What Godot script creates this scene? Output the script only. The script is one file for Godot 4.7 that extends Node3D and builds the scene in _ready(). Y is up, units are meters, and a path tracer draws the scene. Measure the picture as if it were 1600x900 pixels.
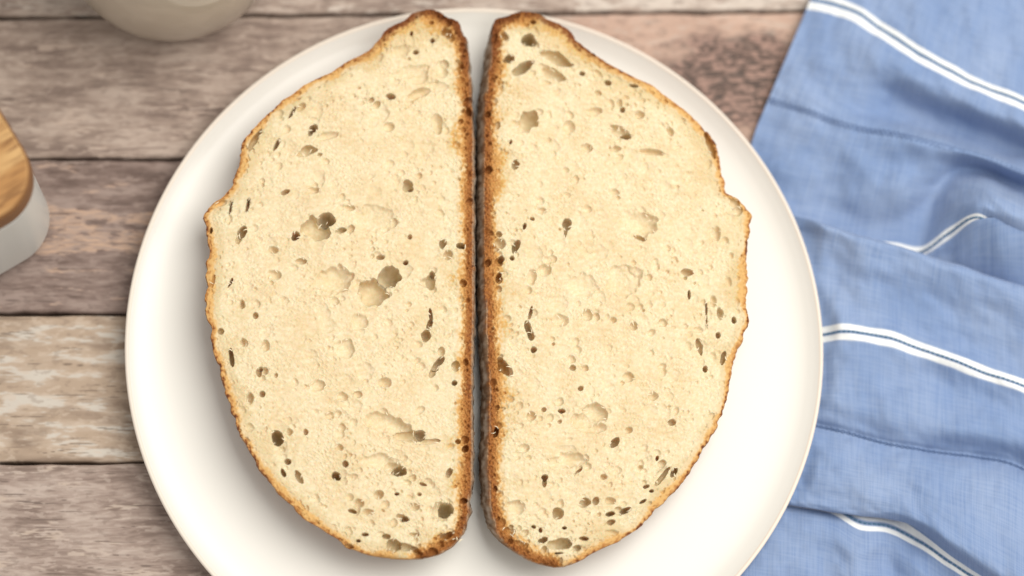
extends Node3D

const CAM_AT := Vector3(-0.039696, 1.095466, 0.210175)
const CAM_X := Vector3(0.998777, 0.049451, -0.000000)
const CAM_Y := Vector3(-0.010338, 0.208792, -0.977905)
const CAM_Z := Vector3(-0.048358, 0.976709, 0.209048)
const AMBIENT := 0.62
const KEY := 2.1

# outlines of the cut faces, x and z in mm from the middle of the plate
const LEFT_DOME_EDGE := [
	-19, -129.7, -22.5, -129.3, -26.1, -127.8, -29.2, -125.2, -35, -121.8, -38.4, -117.5, -42.9, -112.7, -46.8, -109.8, -51.3, -107.7, -57.8, -103.2, -66.1, -98.9, -71.5, -95.1, -75.9, -91.9, -79, -88.4, -83.4, -84.6, -87.8, -79.5,
	-91.4, -74, -92.1, -67.7, -93.3, -61.5, -94.4, -57.5, -96.2, -54.9, -99.1, -52.6, -102.2, -50.8, -105.1, -45.8, -103.7, -38.7, -103.1, -31.6, -104.3, -21.8, -103, -18.1, -104.2, -16.3, -103.5, -11.1, -104, -6.6, -101.6, -2.1,
	-100.1, 7.5, -97.4, 15.4, -95.5, 23.3, -93.7, 28, -90, 38.5, -85.6, 45.6, -82.9, 51.2, -76.5, 59.6, -70.1, 65.9, -65.1, 70.7, -59.5, 74.9, -52.5, 78.4, -49.5, 81.5, -46.1, 82.7, -41.5, 84.4, -36.1, 85.5,
	-31.6, 86, -25.4, 86.1,
]
const LEFT_BASE_EDGE := [
	-19, -129.7, -18, -129.6, -15.5, -129.1, -12.7, -126.7, -7.8, -125.3, -6.7, -123.4, -6, -119.3, -4.2, -118.3, -4.9, -115.6, -4, -111.5, -3.6, -105.8, -3, -99.4, -2.8, -92, -2.3, -84.3, -1.8, -76.6, -1.7, -66.3,
	-2, -54.3, -1.7, -47.2, -1.7, -38.3, -1.5, -22.4, -1.8, -10.6, -1.8, 2.6, -2, 11.1, -2.2, 27.5, -1.9, 39, -1.7, 48.6, -2.1, 55, -2.8, 62.3, -3.1, 64.5, -3.1, 69.1, -5, 75.9, -9, 81,
	-14.3, 84.3, -20.6, 86, -25.4, 86.1,
]
const RIGHT_BASE_EDGE := [
	18.7, -129.6, 17.7, -129.6, 13.7, -128.8, 11, -126.9, 9.6, -127.4, 7, -126.9, 5.6, -123.9, 5.6, -118.7, 5.1, -112.4, 4.6, -107.7, 3.7, -101.5, 2.9, -93.9, 2.4, -84.4, 2.4, -76.6, 2.5, -63.8, 2.1, -54.4,
	2.5, -42.7, 2.5, -34.1, 2.7, -22.5, 3.1, -10.7, 3.3, -0.7, 3.8, 6.8, 4.4, 16, 4.5, 25.9, 4.4, 35.8, 3.7, 45.1, 3.9, 52.5, 4.9, 59.1, 4.7, 64.7, 5.7, 70.3, 7.6, 76.1, 10.5, 79.9,
	14.6, 83.3, 18.9, 85.9, 23.5, 87.8, 29.1, 88.7,
]
const RIGHT_DOME_EDGE := [
	18.7, -129.6, 20.2, -129.5, 23.1, -129, 26.7, -126.7, 32, -124.7, 35.5, -122, 38.3, -118.1, 42.8, -114.4, 47.2, -110.8, 51.5, -108.5, 58.3, -104.8, 62, -102.6, 68, -100, 74.5, -94.9, 80.5, -90.4, 86.5, -84.7,
	92.4, -77.1, 94.3, -69.6, 95.2, -64.8, 96.2, -58.1, 97.3, -56.3, 100.3, -55.3, 103.4, -51.6, 106, -48, 105, -41.1, 104.1, -33.8, 104.3, -23.1, 103.3, -12.2, 104.3, -7.7, 102.6, -1.6, 99.9, 5.7, 97.6, 12.7,
	95.5, 22.8, 91.1, 35.7, 85.3, 44.3, 80.9, 52.2, 76.7, 57.8, 72.4, 62.1, 65.3, 69.2, 63.1, 72.3, 58.2, 75.8, 51.9, 79.7, 47, 81.9, 41.2, 84.6, 37.3, 87, 33.4, 88.5, 29.1, 88.7,
]
# cavities: x, z, half width, half length (mm), turn (degrees), depth (mm), steep 1 or bowl 0
const LEFT_CAVITIES := [
	-63.8, -80.9, 1.9, 1.7, -50, 6, 1, -64.8, -79.6, 1, 1.9, 20, 5, 1, -65.9, -71.9, 3.4, 1.9, -12, 3, 1, -67.6, -70.9, 3.1, 1.4, -15, 2.2, 0, -61.2, -70.4, 1, 0.7,
	0, 1.5, 1, -62.5, -40.9, 6, 4.3, 10, 3.2, 1, -58.4, -44, 4.1, 2.9, -10, 6, 1, -70.3, -37.8, 1.7, 1.9, 20, 4.5, 1, -52.7, -40.3, 2.2, 1, -10, 2.5, 1, -40.1,
	-16, 5.8, 5.3, 0, 3.2, 1, -34.1, -21.8, 4.8, 3.9, -20, 5, 1, -54.6, -20.8, 6.7, 5.3, -10, 2.6, 0, -58.5, -20, 4.8, 3.4, 0, 1.6, 0, -39.9, -45, 9.1, 5.3, 5,
	1.3, 0, -32.5, -43.5, 1.4, 2.4, 10, 1.4, 1, -90.7, -38.8, 1.7, 2.6, 15, 4, 1, -92.1, -36, 1.2, 1.9, 15, 2, 0, -78.6, -32.4, 1.9, 1.4, 10, 2.2, 0, -18.1, -20.2,
	1.9, 3.4, 10, 3.5, 1, -20, -19.7, 2.2, 1.9, 0, 2, 0, -17.6, -23.5, 1, 1.4, 0, 4, 1, -18, -7.4, 0.7, 3.1, -8, 3, 1, -18.5, -3.7, 1, 2.2, 20, 3,
	1, -19.7, 0.6, 1.9, 2.4, 30, 3.5, 1, -15.2, 11.5, 1.4, 3.4, 40, 3.6, 1, -16.7, 14.5, 1.2, 2.4, 35, 2.5, 1, -8.4, 12.4, 1.7, 2.2, 0, 2.2, 1, -75.8, 40.6, 2.4,
	3.1, -25, 9, 1, -36, 34.4, 7.7, 3.9, 15, 2, 0, -30.6, 36.3, 7.2, 3.6, 25, 2.6, 0, -25.7, 39.7, 6.3, 2.4, 5, 3.4, 1, -21.6, 39.2, 2.2, 2.2, 0, 3.8, 1,
	-36.6, 49.6, 6.7, 3.1, 5, 1.8, 0, -32.4, 51.8, 3.9, 2.6, 10, 3, 0, -29.5, 53, 2.9, 2.2, 5, 7, 1, -53.4, 55.1, 1.7, 1.7, 0, 7, 1, -11.8, 67.5, 2.9, 2.9,
	0, 8, 1, -13.9, 68.4, 3.6, 3.4, 0, 3.5, 0, -31.2, 81.1, 3.1, 2.4, 0, 3.8, 1, -27.3, 81.8, 3.1, 1.7, 10, 2.6, 1, -11.5, 77.6, 3.1, 1.4, -25, 3.2, 1, -9.8,
	80.5, 4.3, 1.4, -30, 1.2, 0, -27.2, 71.2, 1.9, 1.4, 10, 4.5, 1, -28.9, 70.2, 1.9, 1.2, 10, 2, 0, -37.2, 62, 1.9, 1.7, 0, 2.4, 0, -30.4, 61.7, 1, 0.7, 0,
	3, 1, -20.5, 57.8, 1.4, 0.6, 15, 4, 1, -27.5, -58.3, 1.9, 2.6, 10, 3, 1, -26.2, -56.8, 1.4, 1.2, 0, 4, 1, -17.9, -117, 1, 1, 0, 5, 1, -26.2, -119.7,
	0.7, 1, 0, 3, 1, -12.7, -120.5, 2.2, 1.9, 20, 3.2, 1, -10.9, -118.4, 1.9, 1.4, 50, 2, 1, -24.4, -112.2, 1.4, 1, 0, 3, 1, -23, -95.4, 5.8, 1.9, -25, 2.2,
	0, -16, -83.3, 2.2, 4.3, -8, 2.4, 0, -34.2, -93.9, 1.9, 1.2, 10, 3.5, 1, -34.8, -81.8, 2.2, 2.2, 0, 1.6, 0, -26.8, -104.1, 7.2, 2.4, -18, 1.5, 0, -24.3, -102.6, 5.3,
	3.9, 0, 1.2, 0, -14.3, -104.8, 1.9, 3.4, -20, 1.4, 0, -16.8, -98.3, 4.8, 2.4, 0, 1, 0, -30.6, -112.4, 4.8, 2.4, -15, 1.2, 0, -78.1, -73.8, 0.8, 2.6, 25, 3.8, 1,
	-72.3, -86.9, 0.7, 2.9, 30, 3.6, 1, -68.9, -89.1, 1.2, 2.2, 40, 1.6, 0, -58.6, -77.9, 4.3, 1.7, -15, 1.5, 0, -93.6, 10.2, 1, 3.9, -8, 5.5, 1, -83.3, 15.6, 1.2, 1.7,
	0, 2.6, 1, -81.1, 15, 1.4, 1.4, 0, 1.8, 0, -86.3, 25.5, 1.4, 2.2, 0, 2.6, 0, -82.6, 14.3, 1, 1, 0, 3, 1, -50.4, 6.1, 3.4, 3.9, 0, 1.6, 0, -45.1,
	-4.4, 3.4, 3.4, 0, 1.3, 0, -6.6, -34.7, 1.9, 1.2, 5, 5, 1, -13.5, -35.4, 1.4, 1.9, 0, 3, 1, -11.7, -31.1, 1.7, 1.9, 20, 2.4, 0, -27.7, -27.9, 1.2, 1, 0,
	3, 1, -37.3, -29.8, 1.7, 1, 0, 2.6, 1, -33.8, -22.6, 1, 0.7, 0, 3, 1, -73.2, 54, 1, 1.9, -25, 3, 1, -67.4, 55.4, 1.2, 2.9, -28, 2.6, 1, -71.6, 49.6,
	1.4, 1.2, 0, 3, 1, -47.2, 68.2, 1.7, 0.8, 15, 5, 1, -44.8, 65.5, 1.9, 1.7, 0, 2.2, 0, -35.6, 19.1, 2.4, 1.9, 0, 2, 0, -88.7, -50, 0.7, 2.9, 10, 2.8,
	1, -95.3, -48.6, 0.5, 2.9, 10, 2.5, 1, -74.3, -55.2, 1.9, 1, -25, 2.6, 1, -63.5, -56.1, 2.4, 1.2, 0, 1.6, 0, -86.5, -75.7, 1.2, 4.8, 28, 2.6, 1, -99, -50.3, 1.2,
	2.4, 60, 1, 1, -102.5, -39.7, 0.6, 1.2, 0, 2.4, 1, -101.3, -19.6, 0.7, 2.9, 10, 1.2, 1, -94.7, -19.2, 0.6, 2.4, 25, 2.6, 1, -90.1, -11, 1, 1.9, 0, 2.2, 0,
	-89.4, 4, 1, 1.7, 0, 2.2, 0, -80.8, 5.1, 1.4, 2.6, 0, 1.8, 0, -77.7, -22.4, 2.9, 1.9, 0, 1.6, 0, -97.9, -0.2, 1.2, 1.2, 0, 2, 1, -42.3, 77.1, 1.4, 0.7,
	0, 3, 1, -34.1, 77.8, 1.7, 1, 0, 2.6, 1, -32.1, 83.1, 2.2, 1, -10, 2, 1, -23.5, 77, 2.4, 0.7, 0, 2, 0, -44.7, 79.5, 1, 0.7, 0, 3, 1, -47.8,
	81.5, 1.7, 1, 15, 2, 1, -81.7, 23.7, 1.2, 1.2, 0, 2.4, 1, -60.7, 20.5, 2.9, 2.4, 0, 1.4, 0, -51.4, 24.7, 2.4, 1.7, 0, 1.4, 0, -65, 38.3, 1, 1.4, 0,
	2, 1, -56.1, 32.1, 1.9, 1.4, 0, 1.4, 0, -71.3, 38.4, 1.2, 1.4, 0, 1.6, 0, -8.8, 18.9, 1, 1, 0, 3, 1, -7.3, 41.5, 1, 1, 0, 2.4, 1, -10.6, 53.3,
	1.2, 2.2, 30, 2.6, 1, -21.9, 61.7, 1, 0.7, 0, 2.4, 0, -52.3, 44.3, 1.7, 1.4, 0, 1.4, 0, -41.2, 68.6, 2.4, 1.2, 0, 1.6, 0, -23.6, 66.6, 1.9, 1.4, 0, 1.8,
	0, -55, -12.6, 1.9, 1.7, 0, 1, 0, -68, -28, 2.2, 1.2, 0, 1.8, 1, -18.9, 41.6, 5.3, 1, -5, 1.4, 1, -26.3, -38, 1, 1, 0, 2, 1, -49.8, -49.2, 2.2,
	1.2, 0, 1.6, 0,
]
const RIGHT_CAVITIES := [
	19.7, -117.8, 3.1, 2.6, 5, 7, 1, 12.2, -109.9, 1.9, 1.7, -35, 4, 1, 10.7, -109.1, 1.2, 1, 0, 3, 1, 17.7, -106.6, 4.6, 2.2, -33, 4.6, 1, 30.7, -110.2, 6.3, 2.6,
	24, 3.4, 1, 26.9, -111.7, 3.4, 1.7, 20, 2.2, 0, 29.2, -104.2, 4.8, 2.2, 26, 2.8, 1, 26.2, -105.4, 3.4, 2.4, 26, 1.8, 0, 21.5, -125.2, 1.2, 1, 0, 2.8, 1, 10.1,
	-119.5, 1.4, 1.7, 0, 2.4, 1, 19.9, -85.4, 3.9, 3.6, -20, 4, 1, 17.6, -82.8, 2.9, 2.9, 0, 2.6, 0, 35.4, -82.5, 2.4, 2.6, 0, 1.8, 0, 55.1, -81, 3.9, 2.2, 25,
	2.6, 0, 57.8, -79.2, 2.4, 1.4, 10, 5, 1, 53.1, -82.5, 1.9, 1.4, 20, 2.4, 1, 34.5, -43.8, 1.7, 2.6, 10, 3.6, 1, 33.9, -40.8, 0.7, 2.4, 8, 3.2, 1, 63.3, -44.2,
	6.7, 4.8, 5, 2.4, 0, 60.3, -45.4, 6.3, 4.3, 0, 1.2, 0, 62.7, -38.6, 2.4, 1, 20, 2.4, 1, 14.6, -34.5, 1.4, 3.1, 22, 5.5, 1, 13.2, -30.1, 1, 1, 0, 5,
	1, 9, -29.6, 1.2, 1.2, 0, 4.5, 1, 8.5, -35.4, 2.4, 1.9, 0, 2.6, 0, 8, -22.8, 1, 2.2, 25, 3.6, 1, 20.3, -8.8, 0.7, 3.1, 12, 3, 1, 19.3, -2.8, 1.4,
	2.4, -15, 4.5, 1, 20.5, 0.2, 1.2, 2.2, -10, 3.5, 1, 21.5, 5.7, 1.2, 1.2, 0, 3, 1, 40.3, -19.6, 6, 4.8, 0, 1.2, 0, 55.6, -21.3, 6.3, 6, 0, 1.7, 0,
	58.8, -23.3, 4.8, 3.9, 0, 1.2, 0, 25.5, -25.7, 2.6, 2.4, 0, 1.8, 0, 20.8, -22.4, 1.7, 3.4, 0, 1.6, 0, 80.9, -25.1, 2.6, 1.4, 0, 2.4, 1, 88.1, -9, 0.4, 4.8,
	0, 5, 1, 85.2, 3.8, 1.2, 3.4, -12, 2.8, 1, 90.9, -13.8, 1.2, 2.6, 0, 1.8, 0, 93.3, -9.1, 1.2, 2.6, -5, 2.8, 0, 98.7, -6.6, 1, 1.4, 0, 3, 1, 92.5,
	-0.5, 1, 1.4, 0, 2.6, 1, 94.3, 8.5, 1, 2.9, 15, 2.6, 1, 87.3, 12.8, 1, 1.2, 0, 3, 1, 81.5, -16.5, 0.6, 1.9, 0, 3, 1, 92.6, -40.7, 1.4, 2.9, 0,
	1.8, 0, 9.7, 12.2, 1.9, 3.6, -28, 4.2, 1, 11.7, 14.2, 1.7, 2.4, -28, 2.6, 0, 44.9, 30, 4.8, 3.4, 10, 2.6, 0, 41.2, 32.8, 6.3, 2.9, -5, 1.8, 0, 43.7, 35.7,
	5.8, 2.4, 0, 1.6, 0, 32.2, 29.4, 1.7, 1, 0, 3.4, 1, 52.2, 41.6, 2.4, 1.4, -45, 3.8, 1, 35.8, 48.1, 5.8, 2.9, 5, 2, 0, 32.6, 49.1, 6.3, 2.6, 0, 1.2,
	0, 25.5, 55, 1.4, 1.2, 0, 4.2, 1, 25.5, 57, 1, 1.9, 0, 3, 1, 40.8, 64.7, 2.4, 1.7, -20, 3, 1, 45, 63.9, 1.2, 1.7, 20, 2.6, 1, 50.5, 63.9, 2.2,
	1.4, 0, 1.8, 0, 30.6, 68.6, 2.4, 2.2, 0, 3.6, 1, 24.8, 78.9, 2.2, 1.2, -25, 4.4, 1, 31.5, 80.3, 4.8, 2.2, -5, 4, 1, 37.8, 81.7, 1.7, 1.2, 0, 2.2, 1,
	30.6, 83.7, 2.2, 0.5, 0, 3, 1, 40.3, 78.1, 1.9, 0.7, 5, 2.8, 1, 14.6, 66.6, 3.4, 3.1, 0, 1.6, 0, 55.9, 67.5, 2.4, 1.2, -28, 4.6, 1, 50.3, 68.8, 1.9, 1,
	-10, 3.4, 1, 50.7, 71.9, 1.7, 1, -15, 2.4, 1, 62.7, 64, 1.7, 0.7, -30, 4, 1, 70.6, 54.2, 1, 4.3, 38, 3, 1, 69.4, 53.5, 1.4, 3.6, 38, 1.2, 0, 74.8,
	52.7, 1, 2.4, 35, 3.2, 1, 68.5, 47.3, 0.7, 1.2, 15, 3.4, 1, 66.2, 59.9, 1, 0.7, 0, 3.4, 1, 67.5, -72.9, 5.1, 1.2, 4, 2.2, 0, 21.4, 73.8, 1, 0.7, 15,
	4, 1, 24, 75, 0.7, 1, 0, 3.4, 1, 33, 74.2, 1, 0.7, 0, 3, 1, 45.6, -89.1, 2.9, 1.7, 0, 1.7, 0, 56.4, -89.8, 1, 1.2, 0, 2.6, 1, 63.2, -87.8,
	1.9, 1.4, 0, 2, 0, 74.9, -81.5, 1.2, 2.2, -25, 2, 0, 53.5, -74.2, 2.4, 1.2, 0, 1.8, 0, 14.4, -67.1, 1.4, 2.2, 20, 2.8, 1, 12.7, -76.3, 0.5, 1, 20, 3,
	1, 90.6, -75.8, 1.2, 6.3, -20, 2.6, 1, 99.5, -52.8, 2.2, 1.9, 30, 1.6, 1, 100.9, -49.7, 1.9, 1.9, 0, 1.4, 1, 18.1, -42.9, 0.7, 1.4, 10, 3.4, 1, 21.1, -45.7, 1,
	0.7, 0, 2.6, 1, 40.7, -104.3, 1.2, 1, 0, 3, 1, 50.7, -100.6, 1.4, 1.2, 10, 2.6, 1, 60.8, -99.7, 2.2, 0.7, 10, 3, 1, 44.6, -126.6, 0.7, 0.7, 0, 1, 0,
	24.6, -48.8, 1.9, 1.4, 0, 1.2, 0, 41.8, -74.6, 2.2, 1.7, 0, 1.4, 0, 52.9, -56.8, 2.4, 1.4, 0, 1.2, 0, 32.3, -5.9, 2.2, 1.9, 0, 1.6, 0, 42.2, -8, 2.2, 2.2,
	0, 2, 0, 31.6, -5.9, 3.4, 2.6, 10, 1.4, 0, 59.9, -3.7, 1.7, 1.7, 0, 1.8, 0, 52, -6.1, 1.4, 1.2, 0, 1.6, 0, 36.4, 12.7, 1.4, 1.2, 0, 2, 1, 57.8,
	16.3, 2.2, 1.9, 0, 1.6, 0, 67, 23.6, 2.2, 1.7, 0, 1.8, 0, 74.3, 33.5, 1.7, 1.2, 0, 2.4, 1, 57.6, 36.6, 1.4, 1.2, 0, 1.6, 0, 20.5, 31.5, 1.9, 1.9, 0,
	1.8, 0, 25.4, 28.9, 1.2, 1, 0, 2, 1, 39.3, 20.7, 1.2, 1, 0, 2.4, 1, 38.7, 52.2, 2.2, 0.6, -40, 2.4, 1, 17.5, 43.8, 2.4, 1.7, 0, 1.2, 0, 61.9, 50.8,
	1.2, 1, 0, 2, 0, 7.1, 37.7, 1, 2.2, 10, 3, 1, 64.2, 58.2, 1.2, 0.7, -20, 2.6, 1, 47.9, 54.6, 1.2, 1, 0, 2, 0, 11.9, 75.6, 2.4, 1.7, 20, 1.6,
	1, 16.1, 80.4, 3.4, 1.4, 20, 1.2, 1,
]
# the napkin: x, height, z (mm) along 42 lines of its weave, 14 points each
const NAPKIN_NET_NORTH := [
	157.7, 3.9, -228, 164.8, 4.1, -223.8, 171.8, 4.4, -218.6, 178.8, 4.8, -213.5, 185.8, 5.1, -208.6, 192.8, 5.4, -204.7, 199.8, 5.8, -200.9, 206.8, 6.1, -197.5, 213.8, 6.5, -194.5, 220.8, 6.8, -191.5, 227.8, 7.2,
	-188.5, 234.8, 7.5, -185.5, 241.8, 7.9, -182.5, 248.8, 8.2, -179.5, 156.4, 7.7, -201.6, 163.3, 8.3, -197.2, 170.2, 9, -192, 177, 9.7, -186.9, 183.9, 10.2, -181.9, 191.1, 9.8, -178.4, 198.2, 9.3, -174.9, 205.3,
	8.9, -171.8, 212.5, 8.4, -169.1, 219.6, 7.9, -166.4, 226.8, 7.5, -163.7, 234, 7, -161, 241.1, 6.6, -158.3, 248.3, 6.1, -155.6, 149.8, 5.7, -181.2, 157.2, 6.6, -176.6, 164.5, 7.5, -171.6, 171.8, 8.3, -166.1,
	179.2, 8.7, -160.8, 186.6, 9.1, -156.2, 194, 9.5, -152.1, 201.4, 9.9, -148.2, 208.8, 10.4, -145, 216.2, 10.8, -141.8, 223.5, 11.2, -138.7, 230.9, 11.6, -135.5, 238.3, 12, -132.4, 245.6, 12.4, -129.3, 141.8, 5.8,
	-161.1, 149.7, 7.1, -158.6, 157.5, 8.4, -153.5, 165.3, 9.7, -148, 173, 11, -142, 180.7, 12.4, -136, 188.4, 13.7, -131.3, 196.2, 14.5, -126.9, 204.2, 14.5, -123.4, 212.2, 14.5, -120.2, 220.2, 14.5, -116.9, 228.2,
	14.5, -113.7, 236.2, 14.5, -110.5, 244.1, 14.5, -107.3, 135.1, 4.4, -144, 143.4, 6.1, -141.6, 151.6, 8.4, -137.8, 159.6, 10.8, -132.1, 167.7, 13.1, -125.6, 175.7, 14.8, -119.2, 184, 15.6, -113.9, 192.3, 16.4, -109.2,
	200.5, 17.1, -105, 208.8, 17.9, -101.4, 217, 18.7, -97.7, 225.4, 18.7, -94.3, 233.8, 18.7, -91, 242.3, 18.7, -87.6, 128.5, 6.1, -128.5, 137.2, 8.1, -125.4, 145.8, 10.6, -122.3, 154.3, 13, -117.8, 162.7, 15.5,
	-113, 171.3, 17, -107.9, 180, 17.7, -103.1, 188.8, 18.5, -99.1, 197.4, 19.2, -95.1, 206.1, 20, -91.5, 214.8, 20.7, -87.8, 223.6, 20.8, -84.3, 232.5, 20.8, -80.9, 241.3, 20.8, -77.6, 123.8, 5.1, -117.4, 132.8,
	7.2, -114.2, 142, 8.5, -110.9, 151.2, 9.2, -107.5, 160.8, 7.8, -105.1, 170.4, 6.1, -102.1, 179.9, 5, -98.6, 189.3, 4.7, -95.3, 198.7, 4.5, -91.9, 208.1, 4.3, -88.6, 217.4, 4.1, -85, 226.8, 4, -81.6,
	236.1, 4, -78.1, 245.4, 4, -74.7, 120.4, 4.2, -109.4, 129.7, 6.5, -106.1, 139, 7.9, -102.5, 148.8, 6.6, -99.5, 158.7, 5.3, -97.6, 168.5, 4, -95.6, 178.2, 3.5, -92.6, 187.8, 3.6, -89.7, 197.4, 3.7,
	-86.6, 206.9, 3.9, -83.4, 216.5, 4, -79.6, 225.9, 4.5, -76, 235.3, 5.3, -72.3, 244.6, 6.1, -68.7, 117.1, 4, -101.6, 126.6, 6.5, -98.1, 136.1, 8.8, -94.1, 145.5, 11, -90, 154.8, 13.4, -87.1, 164.1,
	16.1, -84.9, 173.3, 18.7, -82, 183.1, 18.2, -79.7, 192.9, 17.7, -77.2, 202.7, 17.3, -74.5, 212.5, 16.8, -70.9, 222.5, 15.6, -67.7, 232.6, 14, -64.7, 242.7, 12.4, -61.7, 112.2, 3.2, -90, 122.1, 5.5, -86.4,
	131.9, 7.5, -82.8, 141.8, 9.3, -79.3, 151.6, 11.4, -76.3, 161.3, 13.5, -74.7, 171.5, 13.5, -72.9, 182.3, 9.9, -72.4, 193.7, 4.4, -74.2, 204.3, 3.1, -72.6, 214.5, 2.6, -68.3, 224.6, 2.7, -64.3, 234.8, 2.9,
	-60.8, 244.9, 3, -57.2, 108.1, 3, -77.5, 118.3, 4.5, -73.9, 128.6, 5.7, -70.5, 139.2, 5.1, -68.2, 149, 8.7, -65, 158.9, 11.6, -63.5, 169.2, 12.4, -62, 181.7, 2.4, -63.1, 190.5, 11, -64.5, 198.7,
	21.4, -61.8, 208.1, 25, -56, 218.4, 25, -51.7, 229.4, 21.9, -48.9, 240.5, 18.7, -46.1, 104.2, 1.8, -65.3, 114.8, 2.8, -61.7, 125.5, 3.2, -58.3, 136.3, 2.7, -56.2, 147.1, 2.7, -54.5, 157.7, 3.5, -53.6,
	168.6, 3.1, -52.9, 179.6, 1.9, -51.5, 188.2, 13.8, -55, 196.3, 26.5, -54.7, 205.9, 29.9, -48.2, 217.4, 25.5, -44.6, 228.8, 22, -41.7, 240.2, 18.7, -38.9, 100.4, 1, -53, 111.4, 1.2, -49.5, 122.4, 1.4,
	-46, 133.4, 1.5, -43.5, 144.4, 1.5, -42.5, 155.5, 1.7, -42, 166.5, 2, -41.6, 177.5, 2.2, -40.2, 186.9, 12, -46, 195.3, 24.7, -49.4, 207.4, 18.7, -44.3, 218.7, 16.6, -39.7, 230.1, 14.5, -36.3, 241.5,
	12.4, -33.1, 99.8, 1, -50.6, 110.8, 1.2, -47.3, 121.8, 1.4, -44, 132.9, 1.5, -41.6, 144, 1.7, -40.8, 155, 1.9, -40.4, 166.1, 2, -40.1, 177.2, 2.2, -38.4, 187, 9.6, -42, 195.5, 22.9, -47.4,
	205.7, 26.5, -49.2, 216.7, 26.8, -50.5, 227.9, 25.9, -51.6, 239.2, 25, -52.6, 99.7, 1, -49, 110.8, 1.1, -45.7, 121.8, 1.3, -42.4, 132.8, 1.4, -40.1, 143.9, 1.5, -39.4, 155, 1.7, -39, 166.1, 1.8,
	-38.4, 177.1, 2.1, -36, 187.8, 4.7, -37.4, 196.7, 15.8, -39.6, 206.2, 22.9, -39.8, 217.2, 22.9, -40.5, 228.2, 22.9, -41.1, 239.2, 22.9, -41.8, 101.2, 0.8, -55.4, 112.1, 1, -51.8, 123.1, 1.1, -48.2, 134,
	1.2, -44.6, 144.9, 1.2, -41, 155.9, 1.3, -37.8, 166.8, 1.4, -34.8, 177.7, 1.5, -31.6, 188.6, 1.6, -28.1, 199.5, 1.7, -24.4, 210.4, 1.9, -20.7, 221.3, 2, -17.1, 232.2, 2.1, -13.5, 243.1, 2.2, -9.9,
	99.7, 0.8, -47.5, 110.7, 0.9, -43.9, 121.8, 0.9, -40.3, 132.8, 0.9, -36.7, 143.8, 1, -33, 154.9, 1, -29.7, 165.9, 1.1, -26.8, 176.9, 1.1, -23.5, 187.9, 1.2, -20.1, 198.9, 1.2, -16.3, 209.9, 1.3,
	-12.6, 220.9, 1.3, -9, 231.9, 1.4, -5.4, 242.9, 1.4, -1.8, 99.4, 2.2, -45.1, 110.4, 2.3, -41.5, 121.5, 2.3, -37.9, 132.5, 2.3, -34.3, 143.5, 2.4, -30.6, 154.5, 2.4, -27.3, 165.5, 2.5, -24.4, 176.6,
	2.5, -21.1, 187.6, 2.6, -17.7, 198.5, 2.6, -14, 209.5, 2.7, -10.3, 220.5, 2.7, -6.7, 231.5, 2.8, -3.1, 242.5, 2.8, 0.6, 99.4, 3, -48, 110.5, 3.1, -44.4, 121.5, 3.1, -40.8, 132.5, 3.2, -37.2,
	143.5, 3.3, -33.5, 154.5, 3.3, -30.2, 165.5, 3.4, -27.3, 176.5, 3.4, -24, 187.5, 3.5, -20.6, 198.5, 3.6, -16.9, 209.4, 3.6, -13.2, 220.4, 3.7, -9.6, 231.4, 3.7, -5.9, 242.3, 3.8, -2.3, 101.1, 3.4,
	-55.7, 112, 3.6, -52.2, 122.9, 3.7, -48.6, 133.8, 3.8, -45, 144.7, 4, -41.3, 155.6, 4.1, -38.1, 166.4, 4.3, -35.2, 177.3, 4.5, -31.9, 188.1, 4.8, -28.4, 198.9, 5, -24.7, 209.7, 5.3, -21, 220.5,
	5.6, -17.4, 231.3, 5.8, -13.7, 242.1, 6.1, -10.1, 102.7, 3.9, -60.9, 113.5, 4.2, -57.3, 124.1, 5, -53.6, 134.9, 5.4, -49.9, 145.6, 5.7, -46.3, 156.3, 6, -43.2, 167, 6.3, -40.2, 177.8, 6.6, -36.9,
	188.5, 6.9, -33.5, 199.1, 7.1, -29.8, 209.8, 7.4, -26.1, 220.5, 7.7, -22.5, 231.1, 7.9, -19, 241.8, 8.2, -15.4,
]
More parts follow.
